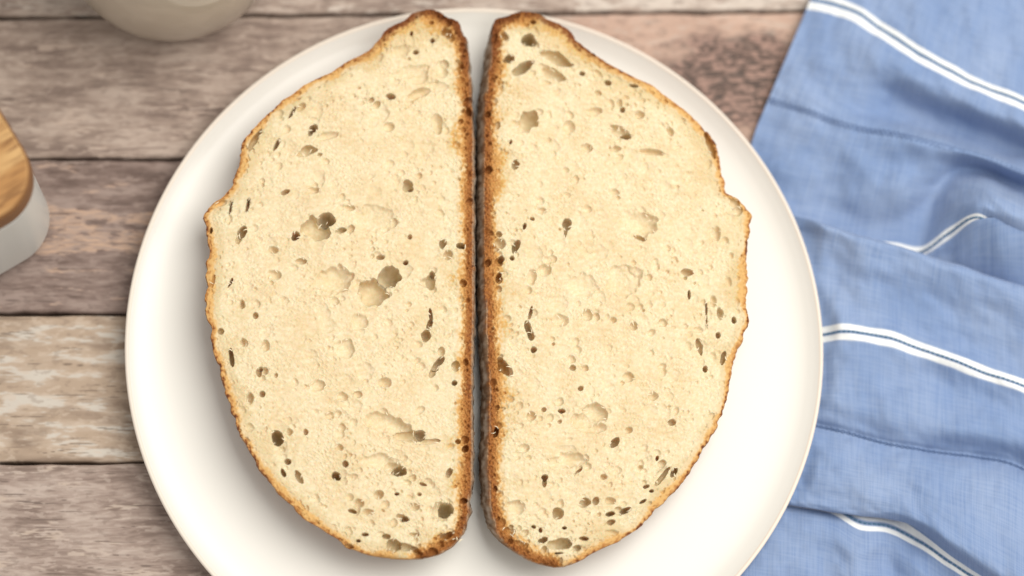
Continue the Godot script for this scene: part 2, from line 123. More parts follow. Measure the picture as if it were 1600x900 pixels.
const NAPKIN_NET_SOUTH := [
	103, 5.2, -62, 113.6, 6.1, -58.3, 123.7, 10.4, -53.7, 134.3, 11.4, -50, 144.9, 11.8, -46.3, 155.5, 12.3, -43.2, 166.1, 12.7, -40.2, 176.7, 13.1, -36.9, 187.3, 13.5, -33.5, 197.9, 13.6, -29.8, 208.6, 13.5,
	-26.3, 219.2, 13.4, -22.8, 229.9, 13.3, -19.3, 240.5, 13.2, -15.9, 102.3, 6.3, -60, 112.9, 7.7, -56.2, 122.6, 14.6, -51, 133.1, 15.9, -47.2, 143.7, 16.2, -43.6, 154.4, 16.5, -40.5, 165, 16.8, -37.5, 175.6,
	17.1, -34.3, 186.2, 17.4, -30.9, 196.8, 17.6, -27.2, 207.4, 17.9, -23.6, 217.9, 18.2, -20, 228.5, 18.4, -16.5, 239.1, 18.7, -13, 100.5, 6.2, -54.1, 111.3, 7.1, -50.3, 121.4, 12.4, -45.5, 132.2, 12.4, -42,
	142.9, 13, -38.3, 153.3, 15.8, -34.5, 164.1, 15.8, -31.6, 174.9, 15.8, -28.4, 185.7, 15.8, -25, 196.4, 16.2, -21.3, 207, 16.8, -17.6, 217.6, 17.4, -13.9, 228.2, 18.1, -10.2, 238.8, 18.7, -6.6, 98.5, 5,
	-31.1, 109.5, 5.6, -30.3, 120.1, 8.5, -28.8, 131.1, 8.7, -28, 142.3, 8, -27, 152.6, 11.7, -24.3, 163.6, 11.5, -21.8, 174.8, 10.5, -18.5, 185.9, 9.5, -14.9, 196.6, 10.6, -10.8, 207.3, 11.6, -6.9, 218,
	12.7, -3, 228.7, 13.6, 0.8, 239.4, 14.5, 4.6, 97.7, 5, -12.3, 108.7, 5.7, -13, 119.3, 9.2, -13.2, 130.1, 10.5, -13.8, 141.1, 11.2, -14.1, 152.2, 10.9, -13.1, 163.4, 9.5, -11.1, 174.5, 8.8, -7.5,
	185.4, 9.2, -3.4, 196.3, 9.6, 0.6, 207.2, 10, 4.4, 218.1, 10.3, 8.2, 229, 10.3, 11.9, 239.9, 10.3, 15.6, 97.2, 5, 0.3, 108.1, 5.8, -1.5, 118.7, 9.6, -2.8, 129.5, 11.4, -4.4, 140.4, 12.6,
	-5.6, 151.4, 12.8, -5.1, 162.6, 11.9, -3.2, 173.6, 11.4, 0.5, 184.5, 11.7, 4.7, 195.4, 12, 8.7, 206.3, 12.2, 12.6, 217.2, 12.4, 16.4, 228.1, 12.4, 20.1, 239.1, 12.4, 23.8, 96.9, 5, 7, 107.9,
	5.5, 6.4, 118.6, 8.2, 6.2, 129.5, 9.3, 5.8, 140.5, 9.9, 5.6, 151.4, 10.6, 6.9, 162.5, 9.9, 9.1, 173.7, 8.8, 12.1, 184.9, 7.8, 15.3, 195.8, 8.3, 18.5, 206.7, 8.9, 21.8, 217.5, 9.4, 25.9,
	228.3, 9.8, 29.9, 239.2, 10.3, 33.9, 96.5, 5, 15.8, 107.5, 5.4, 16.9, 118.2, 7.8, 18.4, 129.1, 8.6, 19.7, 140, 9.7, 21.2, 150.8, 10.8, 23.5, 161.6, 11.6, 26.3, 172.6, 11.6, 28.6, 183.6, 11.6,
	30.9, 194.5, 11.8, 33, 205.4, 12.1, 35.5, 216.2, 12.4, 39.8, 227.1, 12.4, 44, 238, 12.4, 48.1, 96.5, 4, 18.6, 107.5, 4.4, 21.1, 118.3, 5.7, 23.7, 129.2, 6.5, 26.3, 140.2, 6.9, 28.9, 151.1,
	7.3, 31.8, 162, 7.7, 34.7, 173.1, 7.4, 36.4, 184.2, 6.9, 37.8, 195.4, 6.5, 39, 206.5, 6.1, 40.8, 217.5, 6.1, 45.4, 228.4, 6.1, 49.7, 239.3, 6.1, 54.1, 96.4, 3.4, 22, 107.4, 3.7, 24.5,
	118.4, 3.9, 26.9, 129.4, 4.4, 29.4, 140.4, 4.7, 32, 151.4, 4.9, 34.9, 162.3, 5.2, 37.8, 173.4, 5, 39.5, 184.6, 4.6, 40.9, 195.7, 4.3, 42.2, 206.8, 4, 44, 217.8, 4, 48.6, 228.8, 4,
	52.9, 239.7, 4, 57.3, 96.1, 4.4, 27.7, 107, 4.8, 30.2, 118, 5.3, 32.7, 128.6, 7.8, 35.5, 139.6, 8, 38.1, 150.5, 8.3, 41, 161.5, 8.6, 43.9, 172.4, 8.8, 45.6, 183.4, 9, 47.1, 194.4,
	9.3, 48.5, 205.4, 9.5, 50.4, 216.2, 9.8, 54.9, 227, 10, 59.3, 237.9, 10.3, 63.7, 95.4, 5.1, 41.6, 106.3, 5.8, 43.6, 117.2, 6.6, 45.5, 127.6, 11.1, 48.2, 138.4, 11.9, 50.5, 149.3, 12.7, 52.6,
	160.1, 13.5, 54.5, 170.7, 15.4, 57.5, 181.1, 17.6, 62.5, 191.6, 18.9, 67.3, 202.3, 19.4, 71.9, 212.9, 19.9, 77.7, 223.6, 20.3, 82.9, 234.2, 20.8, 88.1, 94.9, 5.1, 52.1, 105.9, 5.7, 53.7, 116.9, 6.3,
	55.4, 127.3, 10.2, 57.6, 138.1, 11.3, 59.8, 148.8, 12.7, 61.5, 159.4, 14.9, 63.1, 169.8, 17.7, 66.6, 180, 20.7, 73.5, 190.6, 21.2, 79.9, 201.2, 21.6, 86, 211.8, 22.1, 92.4, 222.4, 22.5, 98.1, 233,
	22.9, 103.8, 94.8, 5, 56.3, 105.7, 5.6, 57.8, 116.7, 6.2, 59.3, 127.2, 9.8, 61.4, 138, 10.6, 63.4, 148.9, 11.8, 64.8, 159.5, 13.6, 66.1, 169.9, 16.5, 69.8, 180, 19.6, 77.6, 190.7, 20, 84.9,
	201.3, 20.2, 91.8, 212, 20.4, 98.4, 222.6, 20.6, 104.3, 233.3, 20.8, 110.3, 94.8, 3.8, 58.1, 105.8, 4.3, 59.6, 116.8, 4.7, 61.1, 127.6, 6.3, 62.9, 138.6, 7, 64.9, 149.5, 7.7, 66.3, 160.3, 8.8,
	67.5, 170.9, 10.9, 71.1, 181.2, 13.4, 78.8, 191.9, 13.7, 86.1, 202.6, 13.9, 93, 213.4, 14.1, 99.7, 224.1, 14.3, 105.7, 234.8, 14.5, 111.6, 95.3, 1.2, 53.8, 106.4, 1.5, 55.2, 117.4, 1.8, 56.7, 128.5,
	2.1, 58.3, 139.5, 2.3, 60.3, 150.6, 2.5, 61.8, 161.6, 2.6, 63.9, 171.7, 6.8, 71, 181.9, 10.2, 79.8, 192.5, 10.7, 87.3, 203.2, 11.1, 94.4, 213.9, 11.6, 101.3, 224.6, 12, 107.5, 235.2, 12.4, 113.6,
	95.3, 1.4, 54.8, 106.3, 1.7, 56.5, 117.3, 2.1, 58.2, 128.4, 2.3, 60, 139.4, 2.6, 62.3, 149.7, 6.6, 68.5, 160.9, 5.5, 69.8, 172, 4.8, 75.1, 182.3, 7.3, 82.8, 193.1, 7.5, 89.7, 203.9, 7.7,
	96.3, 214.7, 7.9, 102.1, 225.5, 8, 107.9, 236.3, 8.2, 113.8, 94.6, 4, 63.7, 105.5, 4.6, 65.4, 116.5, 5.2, 67.1, 127.3, 6.7, 69, 138.3, 7.2, 71.4, 148.7, 9.9, 77.4, 160.8, 4.3, 78.1, 170.9,
	8.4, 83.9, 182.9, 2.8, 90.6, 193.6, 3.6, 97.7, 204.4, 3.7, 104.3, 215.3, 3.8, 110.1, 226.1, 3.9, 115.9, 237, 4, 121.8, 94, 4.5, 75.1, 105, 5.2, 76.9, 115.9, 5.9, 78.6, 126.9, 6.2, 80.3,
	137.8, 7.3, 82.8, 148, 11.5, 88.8, 160.4, 3.4, 89.4, 170.7, 7.2, 95, 182.4, 2.8, 102, 193.2, 3.2, 109, 204, 3.7, 115.6, 214.8, 3.8, 121.4, 225.7, 3.9, 127.2, 236.5, 4, 133, 93.3, 4.5,
	94.9, 104.3, 5.2, 96.6, 115.2, 5.8, 98.3, 126.1, 6.6, 100.1, 137.3, 5.8, 102.3, 147.4, 10.6, 108.2, 159.1, 6.6, 109.5, 170.2, 5.9, 114.5, 181.1, 5.2, 121.8, 192.4, 3.1, 128.5, 203.2, 3.3, 135.1, 214.1,
	3.6, 140.9, 224.9, 3.8, 146.7, 235.6, 4, 152.5, 93.2, 3, 119.3, 104.2, 3, 120.9, 115.2, 3, 122.6, 126.2, 3, 124.3, 137.1, 3, 126.6, 148.1, 3, 132, 159.1, 3, 133.6, 170, 3, 138.7,
	180.8, 3, 146, 191.6, 3, 152.9, 202.4, 3, 159.4, 213.3, 3, 165.2, 224.1, 3, 170.9, 234.9, 3, 176.7,
]
const MM := 0.001
var planks := []
var rng := RandomNumberGenerator.new()
var rough_noise: FastNoiseLite

func noise(sd: int, freq := 1.0, octaves := 1) -> FastNoiseLite:
	var n := FastNoiseLite.new()
	n.seed = sd
	n.noise_type = FastNoiseLite.TYPE_SIMPLEX_SMOOTH
	n.frequency = freq
	n.fractal_type = FastNoiseLite.FRACTAL_FBM if octaves > 1 else FastNoiseLite.FRACTAL_NONE
	n.fractal_octaves = octaves
	return n

func lin(r: float, g: float, b: float) -> Color:      # a linear base colour as the sRGB value that albedo_color wants
	return Color(r, g, b).linear_to_srgb()

func plain(r: float, g: float, b: float, roughness := 0.8, specular := 0.5) -> StandardMaterial3D:
	var m := StandardMaterial3D.new()
	m.albedo_color = lin(r, g, b)
	m.roughness = roughness
	m.metallic_specular = specular
	return m

func painted(roughness := 0.85, specular := 0.4) -> StandardMaterial3D:
	var m := plain(1, 1, 1, roughness, specular)
	m.vertex_color_use_as_albedo = true
	return m

func thing(called: String, label: String, category: String, at := Vector3.ZERO, group := "") -> Node3D:
	var o := Node3D.new()
	o.name = called
	o.position = at
	o.set_meta("label", label)
	o.set_meta("category", category)
	if group:
		o.set_meta("group", group)
	add_child(o, true)
	return o

func part(called: String, mesh: Mesh, material: Material, parent: Node3D) -> MeshInstance3D:
	var o := MeshInstance3D.new()
	o.name = called
	o.mesh = mesh
	o.material_override = material
	parent.add_child(o, true)
	return o

# A surface from rows of points (metres). Front faces run clockwise seen from outside; «turned» swaps the side.
func sheet(rows: int, columns: int, p: PackedVector3Array, turned := false, uv := PackedVector2Array(), color := PackedColorArray(), round_it := false) -> ArrayMesh:
	var normal := PackedVector3Array()
	normal.resize(p.size())
	for i in rows:
		for j in columns:
			var a := p[maxi(i - 1, 0) * columns + j]
			var b := p[mini(i + 1, rows - 1) * columns + j]
			var c: Vector3
			var d: Vector3
			if round_it:
				c = p[i * columns + (j - 1 if j > 0 else columns - 2)]
				d = p[i * columns + (j + 1 if j < columns - 1 else 1)]
			else:
				c = p[i * columns + maxi(j - 1, 0)]
				d = p[i * columns + mini(j + 1, columns - 1)]
			var n := (b - a).cross(d - c)
			if n.length_squared() < 1e-24:
				n = Vector3.UP * (1.0 if not turned else -1.0)
			normal[i * columns + j] = n.normalized() * (-1.0 if turned else 1.0)
	var index := PackedInt32Array()
	index.resize((rows - 1) * (columns - 1) * 6)
	var k := 0
	for i in rows - 1:
		for j in columns - 1:
			var q := i * columns + j
			var s := [q, q + 1, q + columns, q + 1, q + columns + 1, q + columns] if not turned else [q, q + columns, q + 1, q + 1, q + columns, q + columns + 1]
			for v in 6:
				index[k + v] = s[v]
			k += 6
	var arrays := []
	arrays.resize(Mesh.ARRAY_MAX)
	arrays[Mesh.ARRAY_VERTEX] = p
	arrays[Mesh.ARRAY_NORMAL] = normal
	if uv.size():
		arrays[Mesh.ARRAY_TEX_UV] = uv
	if color.size():
		arrays[Mesh.ARRAY_COLOR] = color
	arrays[Mesh.ARRAY_INDEX] = index
	var m := ArrayMesh.new()
	m.add_surface_from_arrays(Mesh.PRIMITIVE_TRIANGLES, arrays)
	return m

# A turned shape: profile points (radius, height) in mm, from the middle of the top over the edge to the middle of the underside.
func turned_shape(profile: Array, around := 192, wobble := 0.0) -> ArrayMesh:
	var p := PackedVector3Array()
	for q in profile:
		for k in around + 1:
			var t := TAU * k / around
			var r: float = q.x * (1.0 + wobble * sin(2.0 * t + 0.6) + wobble * 0.6 * sin(3.0 * t))
			p.append(Vector3(cos(t) * r, q.y, sin(t) * r) * MM)
	return sheet(profile.size(), around + 1, p, false, PackedVector2Array(), PackedColorArray(), true)

func smooth_profile(points: Array, steps := 5) -> Array:
	var out := []
	for i in points.size() - 1:
		var a: Vector2 = points[maxi(i - 1, 0)]
		var d: Vector2 = points[mini(i + 2, points.size() - 1)]
		for k in steps:
			out.append((points[i] as Vector2).cubic_interpolate(points[i + 1], a, d, float(k) / steps))
	out.append(points[-1])
	return out

# ---------------------------------------------------------------- plate
func plate_height(r: float) -> float:                 # the upper face of the plate, mm
	var at := [[0.0, 6.5], [84.0, 6.5], [100.0, 6.8], [112.0, 7.2], [122.0, 7.9], [128.0, 8.8], [131.6, 10.2], [134.0, 11.6], [140.0, 11.6]]
	for k in at.size() - 1:
		if r < at[k + 1][0]:
			return lerpf(at[k][1], at[k + 1][1], (r - at[k][0]) / (at[k + 1][0] - at[k][0]))
	return 11.6

func build_plate() -> void:
	var t := thing("dinner_plate", "round cream stoneware plate under the two bread halves", "plate")
	var top := smooth_profile([Vector2(0.01, 6.5), Vector2(60, 6.5), Vector2(84, 6.5), Vector2(100, 6.8), Vector2(112, 7.2), Vector2(122, 7.9), Vector2(128, 8.8), Vector2(131.6, 10.2), Vector2(133.9, 11.55)])
	var under := smooth_profile([Vector2(135.55, 10.8), Vector2(134.2, 9.2), Vector2(129, 6.4), Vector2(118, 4.7), Vector2(102, 3.3), Vector2(89, 2.4), Vector2(87, 0.3), Vector2(86, 0.0), Vector2(82, 0.0), Vector2(80, 2.4), Vector2(50, 2.5), Vector2(0.01, 2.5)])
	var glaze := plain(0.73, 0.712, 0.665, 0.28, 0.5)
	part("dish", turned_shape(top, 256, 0.0012), glaze, t)
	part("underside", turned_shape(under, 256, 0.0012), glaze, t)
	var lip := smooth_profile([Vector2(133.9, 11.55), Vector2(134.5, 11.9), Vector2(135.15, 11.85), Vector2(135.6, 11.4), Vector2(135.55, 10.8)], 4)
	part("rim", turned_shape(lip, 256, 0.0012), plain(0.72, 0.645, 0.56, 0.5), t)

# ---------------------------------------------------------------- bread
func chain(flat: Array) -> PackedVector2Array:
	var p := PackedVector2Array()
	for i in flat.size() / 2:
		var v := Vector2(flat[i * 2], flat[i * 2 + 1])
		if p.size() and v.y <= p[-1].y:
			v.y = p[-1].y + 0.001
		p.append(v)
	return p

func along(c: PackedVector2Array, zs: PackedFloat32Array, passes: int, sd: int, ragged: float) -> PackedFloat32Array:
	var x := PackedFloat32Array()
	x.resize(zs.size())
	var k := 0
	for i in zs.size():
		while k < c.size() - 2 and c[k + 1].y < zs[i]:
			k += 1
		x[i] = lerpf(c[k].x, c[k + 1].x, clampf((zs[i] - c[k].y) / (c[k + 1].y - c[k].y), 0, 1))
	var n := noise(sd, 0.15, 3)
	for pass_ in passes:
		var y := x.duplicate()
		for i in range(2, zs.size() - 2):
			y[i] = (x[i - 2] + x[i - 1] + x[i] + x[i + 1] + x[i + 2]) / 5.0
		x = y
	for i in zs.size():
		var ends := clampf(minf(i, zs.size() - 1 - i) / 14.0, 0, 1)
		x[i] += n.get_noise_1d(zs[i]) * ragged * ends
	return x

func nearest(grid: PackedFloat32Array, gw: int, gh: int, x: float, z: float) -> float:
	var fx := clampf(x, 0, gw - 1.001)
	var fz := clampf(z, 0, gh - 1.001)
	var i := int(fx)
	var k := int(fz)
	fx -= i
	fz -= k
	var q := k * gw + i
	return lerpf(lerpf(grid[q], grid[q + 1], fx), lerpf(grid[q + gw], grid[q + gw + 1], fx), fz)

func build_bread(called: String, label: String, base_flat: Array, dome_flat: Array, cavities: Array, base_right: bool, flare: float, sd: int) -> void:
	const TOP := 28.0
	const N := 800
	const M := 400
	rng.seed = sd
	var base_c := chain(base_flat)
	var dome_c := chain(dome_flat)
	var z0 := maxf(base_c[0].y, dome_c[0].y)
	var z1 := minf(base_c[-1].y, dome_c[-1].y)
	var zs := PackedFloat32Array()
	for i in N:
		var t := float(i) / (N - 1)
		zs.append(lerpf(z0, z1, t - 0.035 * sin(TAU * t)))        # rows crowd towards both tips
	var bx := along(base_c, zs, 2, sd + 1, 0.5)
	var dx := along(dome_c, zs, 2, sd + 2, 1.1)
	var lx := dx if base_right else bx
	var rx := bx if base_right else dx
	# distance to each kind of crust, on a coarse grid
	var x0 := 1e9
	var x1 := -1e9
	for i in N:
		x0 = minf(x0, lx[i])
		x1 = maxf(x1, rx[i])
	const G := 1.5
	var gw := int((x1 - x0) / G) + 3
	var gh := int((z1 - z0) / G) + 3
	var to_base := PackedFloat32Array()
	var to_dome := PackedFloat32Array()
	to_base.resize(gw * gh)
	to_dome.resize(gw * gh)
	for k in gh:
		for i in gw:
			var best_b := 1e9
			var best_d := 1e9
			var px := x0 - G + i * G
			var pz := z0 - G + k * G
			for s in range(0, N, 3):
				var ez := (zs[s] - pz) * (zs[s] - pz)
				if ez > 900.0 and s % 15:
					continue
				best_b = minf(best_b, ez + (bx[s] - px) * (bx[s] - px))
				best_d = minf(best_d, ez + (dx[s] - px) * (dx[s] - px))
			to_base[k * gw + i] = sqrt(best_b)
			to_dome[k * gw + i] = sqrt(best_d)
	# heights (mm below the cut face), sideways bulge
	var high := PackedFloat32Array()
	var push_x := PackedFloat32Array()
	var push_z := PackedFloat32Array()
	for a in [high, push_x, push_z]:
		a.resize(N * M)
	var swell := noise(sd + 3, 0.03, 2)
	var lumps := noise(sd + 4, 0.22, 2)
	var grain := noise(sd + 5, 0.75, 2)
	var web := noise(sd + 15, 0.62, 2)                            # the walls between the small bubbles of the crumb
	web.noise_type = FastNoiseLite.TYPE_CELLULAR
	web.cellular_return_type = FastNoiseLite.RETURN_DISTANCE2_SUB
	web.cellular_jitter = 1.0
	web.domain_warp_enabled = true
	web.domain_warp_amplitude = 1.6
	web.domain_warp_frequency = 0.25
	var bubbles: FastNoiseLite = web.duplicate()                   # and of the base crust
	bubbles.seed = sd + 16
	bubbles.frequency = 0.78
	bubbles.domain_warp_amplitude = 0.8
	var open_at := noise(sd + 17, 0.06, 2)
	var ragged := noise(sd + 6, 0.55, 2)
	var edge := noise(sd + 13, 0.2, 2)
	for i in N:
		for j in M:
			var x := lerpf(lx[i], rx[i], float(j) / (M - 1))
			var c := smoothstep(-1.0, -0.45, web.get_noise_2d(x, zs[i] * 1.15)) * clampf(0.55 + open_at.get_noise_2d(x, zs[i]) * 0.9, 0.15, 1.0)
			high[i * M + j] = -0.38 * c + swell.get_noise_2d(x, zs[i]) * 0.5 + lumps.get_noise_2d(x, zs[i]) * 0.14 + grain.get_noise_2d(x, zs[i]) * 0.06
	# [x, z, half width, half length, turn, depth, steep]
	var pits := []
	for q in cavities.size() / 7:
		pits.append(cavities.slice(q * 7, q * 7 + 7))
	var spread := func(count: int, least: float, steepness: float, most: float, deep: float, band_b: Vector2, band_d: Vector2, steep: float) -> void:
		var made := 0
		var tries := 0
		while made < count and tries < count * 40:
			tries += 1
			var i := rng.randi_range(2, N - 3)
			if rng.randf() > (rx[i] - lx[i]) / (x1 - x0):
				continue
			var x := rng.randf_range(lx[i], rx[i])
			var z := zs[i]
			var db := nearest(to_base, gw, gh, (x - x0) / G + 1, (z - z0) / G + 1)
			var dd := nearest(to_dome, gw, gh, (x - x0) / G + 1, (z - z0) / G + 1)
			if db < band_b.x or db > band_b.y or dd < band_d.x or dd > band_d.y:
				continue
			var r := minf(least * pow(rng.randf() + 1e-4, -steepness), most)
			var gx := nearest(to_dome, gw, gh, (x - x0) / G + 1.6, (z - z0) / G + 1) - nearest(to_dome, gw, gh, (x - x0) / G + 0.4, (z - z0) / G + 1)
			var gz := nearest(to_dome, gw, gh, (x - x0) / G + 1, (z - z0) / G + 1.6) - nearest(to_dome, gw, gh, (x - x0) / G + 1, (z - z0) / G + 0.4)
			var turn := rad_to_deg(atan2(gz, gx)) + rng.randfn(0, 12.0 + 3.0 * dd)
			var slim := rng.randf_range(1.0, 1.35 + 1.1 * exp(-dd / 9.0))
			pits.append([x, z, r / sqrt(slim), r * sqrt(slim), turn, r * deep * rng.randf_range(0.55, 1.25), 1.0 if rng.randf() < steep else 0.0])
			made += 1
	spread.call(110, 1.6, 0.35, 3.6, 0.22, Vector2(9, 999), Vector2(7, 999), 0.0)
	spread.call(1150, 0.42, 0.42, 1.6, 0.8, Vector2(3, 999), Vector2(2.2, 999), 0.16)
	spread.call(800, 0.28, 0.35, 0.75, 0.65, Vector2(1, 999), Vector2(1, 999), 0.4)
	spread.call(18, 0.55, 0.3, 1.3, 1.6, Vector2(5, 999), Vector2(4, 999), 1.0)
	spread.call(120, 0.5, 0.4, 1.5, 1.4, Vector2(0.9, 6.0), Vector2(1.5, 999), 0.8)
	spread.call(260, 0.3, 0.3, 0.8, 1.0, Vector2(4, 999), Vector2(0.6, 3.6), 0.7)
	var nth := 0
	for c in pits:
		nth += 1
		var named := nth <= cavities.size() / 7
		var ca := cos(deg_to_rad(c[4]))
		var sa := sin(deg_to_rad(c[4]))
		var reach := maxf(c[2], c[3]) * 1.3
		var i0 := zs.bsearch(c[1] - reach)
		var i1 := mini(zs.bsearch(c[1] + reach), N - 1)
		var warp := 0.26 if reach > 1.2 else 0.25
		var least := minf(c[2], c[3])
		var deep: float = c[5] * (minf(1.1 + 0.09 * c[5], 1.7) if c[6] > 0.5 and reach > 1.2 else 1.0)
		if c[6] > 0.5:
			deep = minf(deep * (1.25 + 0.5 * smoothstep(3.0, 5.0, least)), least * 4.0 + 2.0)
		elif named:
			deep *= 1.5
		var lean_x := rng.randf_range(-0.15, 0.5)
		var lean_z := rng.randf_range(-0.5, 0.15)
		for i in range(i0, i1 + 1):
			var w := rx[i] - lx[i]
			if w < 0.05:
				continue
			var j0 := maxi(0, int((c[0] - reach - lx[i]) / w * (M - 1)))
			var j1 := mini(M - 1, int((c[0] + reach - lx[i]) / w * (M - 1)) + 1)
			for j in range(j0, j1 + 1):
				var ux: float = lx[i] + w * j / (M - 1) - c[0]
				var uz: float = zs[i] - c[1]
				var a: float = (ux * ca + uz * sa) / c[2]
				var b: float = (-ux * sa + uz * ca) / c[3]
				var rr := sqrt(a * a + b * b)
				if rr > 1.5:
					continue
				rr *= 1.0 + warp * (edge.get_noise_2d(ux + c[0], zs[i]) if reach > 1.2 else ragged.get_noise_2d(ux + c[0], zs[i]))
				if reach > 0.9 and c[6] > 0.5 and absf(rr - 1.0) * least < 0.16:
					push_x[i * M + j] = ux * (1.0 / rr - 1.0)      # the lip itself
					push_z[i * M + j] = uz * (1.0 / rr - 1.0)
					continue
				if rr >= 1.0:
					continue
				var d: float
				if c[6] > 0.5:
					var r2 := rr * rr
					d = deep * sqrt(1.0 - r2) * (1.0 + (lean_x * ux + lean_z * uz) / reach)
				else:
					d = deep * pow(1.0 - rr * rr, 0.6) * (1.0 + (lean_x * ux + lean_z * uz) / reach)
				var q := i * M + j
				if -d < high[q] + 0.15:
					if reach > 1.5:
						high[q] = -d + (high[q] if high[q] > -0.8 else -0.2) * 0.7
					else:
						high[q] = minf(high[q], -d)
					if c[6] > 0.5 and deep > 2.0:
						var f := sin(PI * clampf(rr, 0, 1)) * 0.28
						push_x[q] = ux * f
						push_z[q] = uz * f
	# places, colours
	var at := PackedVector3Array()
	var color := PackedColorArray()
	var crusty := PackedByteArray()
	at.resize(N * M)
	color.resize(N * M)
	crusty.resize(N * M)
	var blot := noise(sd + 7, 0.05, 2)
	var mottle := noise(sd + 8, 0.5, 3)
	var speck := noise(sd + 9, 1.3, 1)
	var strand := noise(sd + 14, 0.32, 2)
	var crumb_a := Color(0.68, 0.55, 0.345)
	var crumb_b := Color(0.775, 0.67, 0.475)
	var crumb_c := Color(0.61, 0.455, 0.245)
	var gold := Color(0.62, 0.36, 0.115)
	var orange := Color(0.37, 0.135, 0.03)
	var brown := Color(0.17, 0.05, 0.014)
	var dark := Color(0.11, 0.036, 0.014)
	var flour := Color(0.40, 0.30, 0.20)
	for i in N:
		var tip := clampf((-102.0 - zs[i]) / 22.0, 0, 1)
		for j in M:
			var q := i * M + j
			var x := lerpf(lx[i], rx[i], float(j) / (M - 1))
			var db := nearest(to_base, gw, gh, (x - x0) / G + 1, (zs[i] - z0) / G + 1)
			var dd := nearest(to_dome, gw, gh, (x - x0) / G + 1, (zs[i] - z0) / G + 1)
			var mo := mottle.get_noise_2d(x, zs[i])
			var bl := blot.get_noise_2d(x, zs[i])
			var sp := speck.get_noise_2d(x, zs[i])
			var y := high[q] - 0.75 * smoothstep(6.0, 2.5, db) * smoothstep(-0.95, -0.4, bubbles.get_noise_2d(x, zs[i] * 0.8)) - 0.9 * exp(-db / 0.45) - 0.7 * exp(-dd / 0.4)
			at[q] = Vector3(x + push_x[q], TOP + y, zs[i] + push_z[q]) * MM
			var k := crumb_a.lerp(crumb_b, clampf(0.42 + mo * 0.7 + sp * 0.35, 0, 1)).lerp(crumb_c, clampf(0.14 + bl * 0.4 + strand.get_noise_2d(x * 0.55, zs[i] * 1.4) * 0.4, 0, 0.75))
			# dome crust: thin, golden inside, dark at the very edge
			var wide := 1.0 + bl * 0.9 + tip * 1.3
			var e := dd / maxf(wide, 0.45) + mo * 0.9
			k = k.lerp(crumb_c, smoothstep(8.0, 3.0, e) * 0.6).lerp(gold, smoothstep(2.9, 1.6, e) * 0.85).lerp(orange, smoothstep(1.5, 0.5, e + bl) * 0.8).lerp(brown, smoothstep(0.6, 0.15, e + bl * 1.5)).lerp(dark, smoothstep(0.45, -0.1, e + bl) * 0.8)
			# base crust: thick, toasted and full of bubbles
			e = db * (0.98 - 0.6 * bl) + mo * 2.4
			var toast := clampf(0.5 + mo * 1.4 + sp * 0.5, 0, 1)
			k = k.lerp(crumb_c, smoothstep(9.0, 5.0, e) * 0.7).lerp(gold, smoothstep(6.0, 4.2, e) * 0.8)
			k = k.lerp(gold.lerp(orange, 0.25 + 0.75 * toast), smoothstep(5.0, 3.0, e) * 0.9).lerp(orange.lerp(brown, 0.2 + 0.8 * toast), smoothstep(3.8, 1.4, e + bl * 2.5) * 0.9).lerp(flour, smoothstep(0.9, 0.3, db) * 0.7)
			k = k.lerp(brown, smoothstep(3.6, 1.6, minf(dd, db) + mo * 1.6 + bl) * tip * 0.8)
			color[q] = k
			crusty[q] = 1 if db < 6.2 or dd < 3.0 else 0
	var normal := PackedVector3Array()
	normal.resize(N * M)
	for i in N:
		for j in M:
			var n := (at[mini(i + 1, N - 1) * M + j] - at[maxi(i - 1, 0) * M + j]).cross(at[i * M + mini(j + 1, M - 1)] - at[i * M + maxi(j - 1, 0)])
			normal[i * M + j] = n.normalized() if n.length_squared() > 1e-22 else Vector3.UP
	var body := thing(called, label, "bread")
	for wanted in [0, 1]:
		var place := PackedInt32Array()
		place.resize(N * M)
		place.fill(-1)
		var v := PackedVector3Array()
		var vn := PackedVector3Array()
		var vc := PackedColorArray()
		var index := PackedInt32Array()
		for i in N - 1:
			for j in M - 1:
				var q := i * M + j
				if (1 if crusty[q] + crusty[q + 1] + crusty[q + M] + crusty[q + M + 1] > 1 else 0) != wanted:
					continue
				for s in [q, q + 1, q + M, q + 1, q + M + 1, q + M]:
					if place[s] < 0:
						place[s] = v.size()
						v.append(at[s])
						vn.append(normal[s])
						vc.append(color[s])
					index.append(place[s])
		var arrays := []
		arrays.resize(Mesh.ARRAY_MAX)
		arrays[Mesh.ARRAY_VERTEX] = v
		arrays[Mesh.ARRAY_NORMAL] = vn
		arrays[Mesh.ARRAY_COLOR] = vc
		arrays[Mesh.ARRAY_INDEX] = index
		var m := ArrayMesh.new()
		m.add_surface_from_arrays(Mesh.PRIMITIVE_TRIANGLES, arrays)
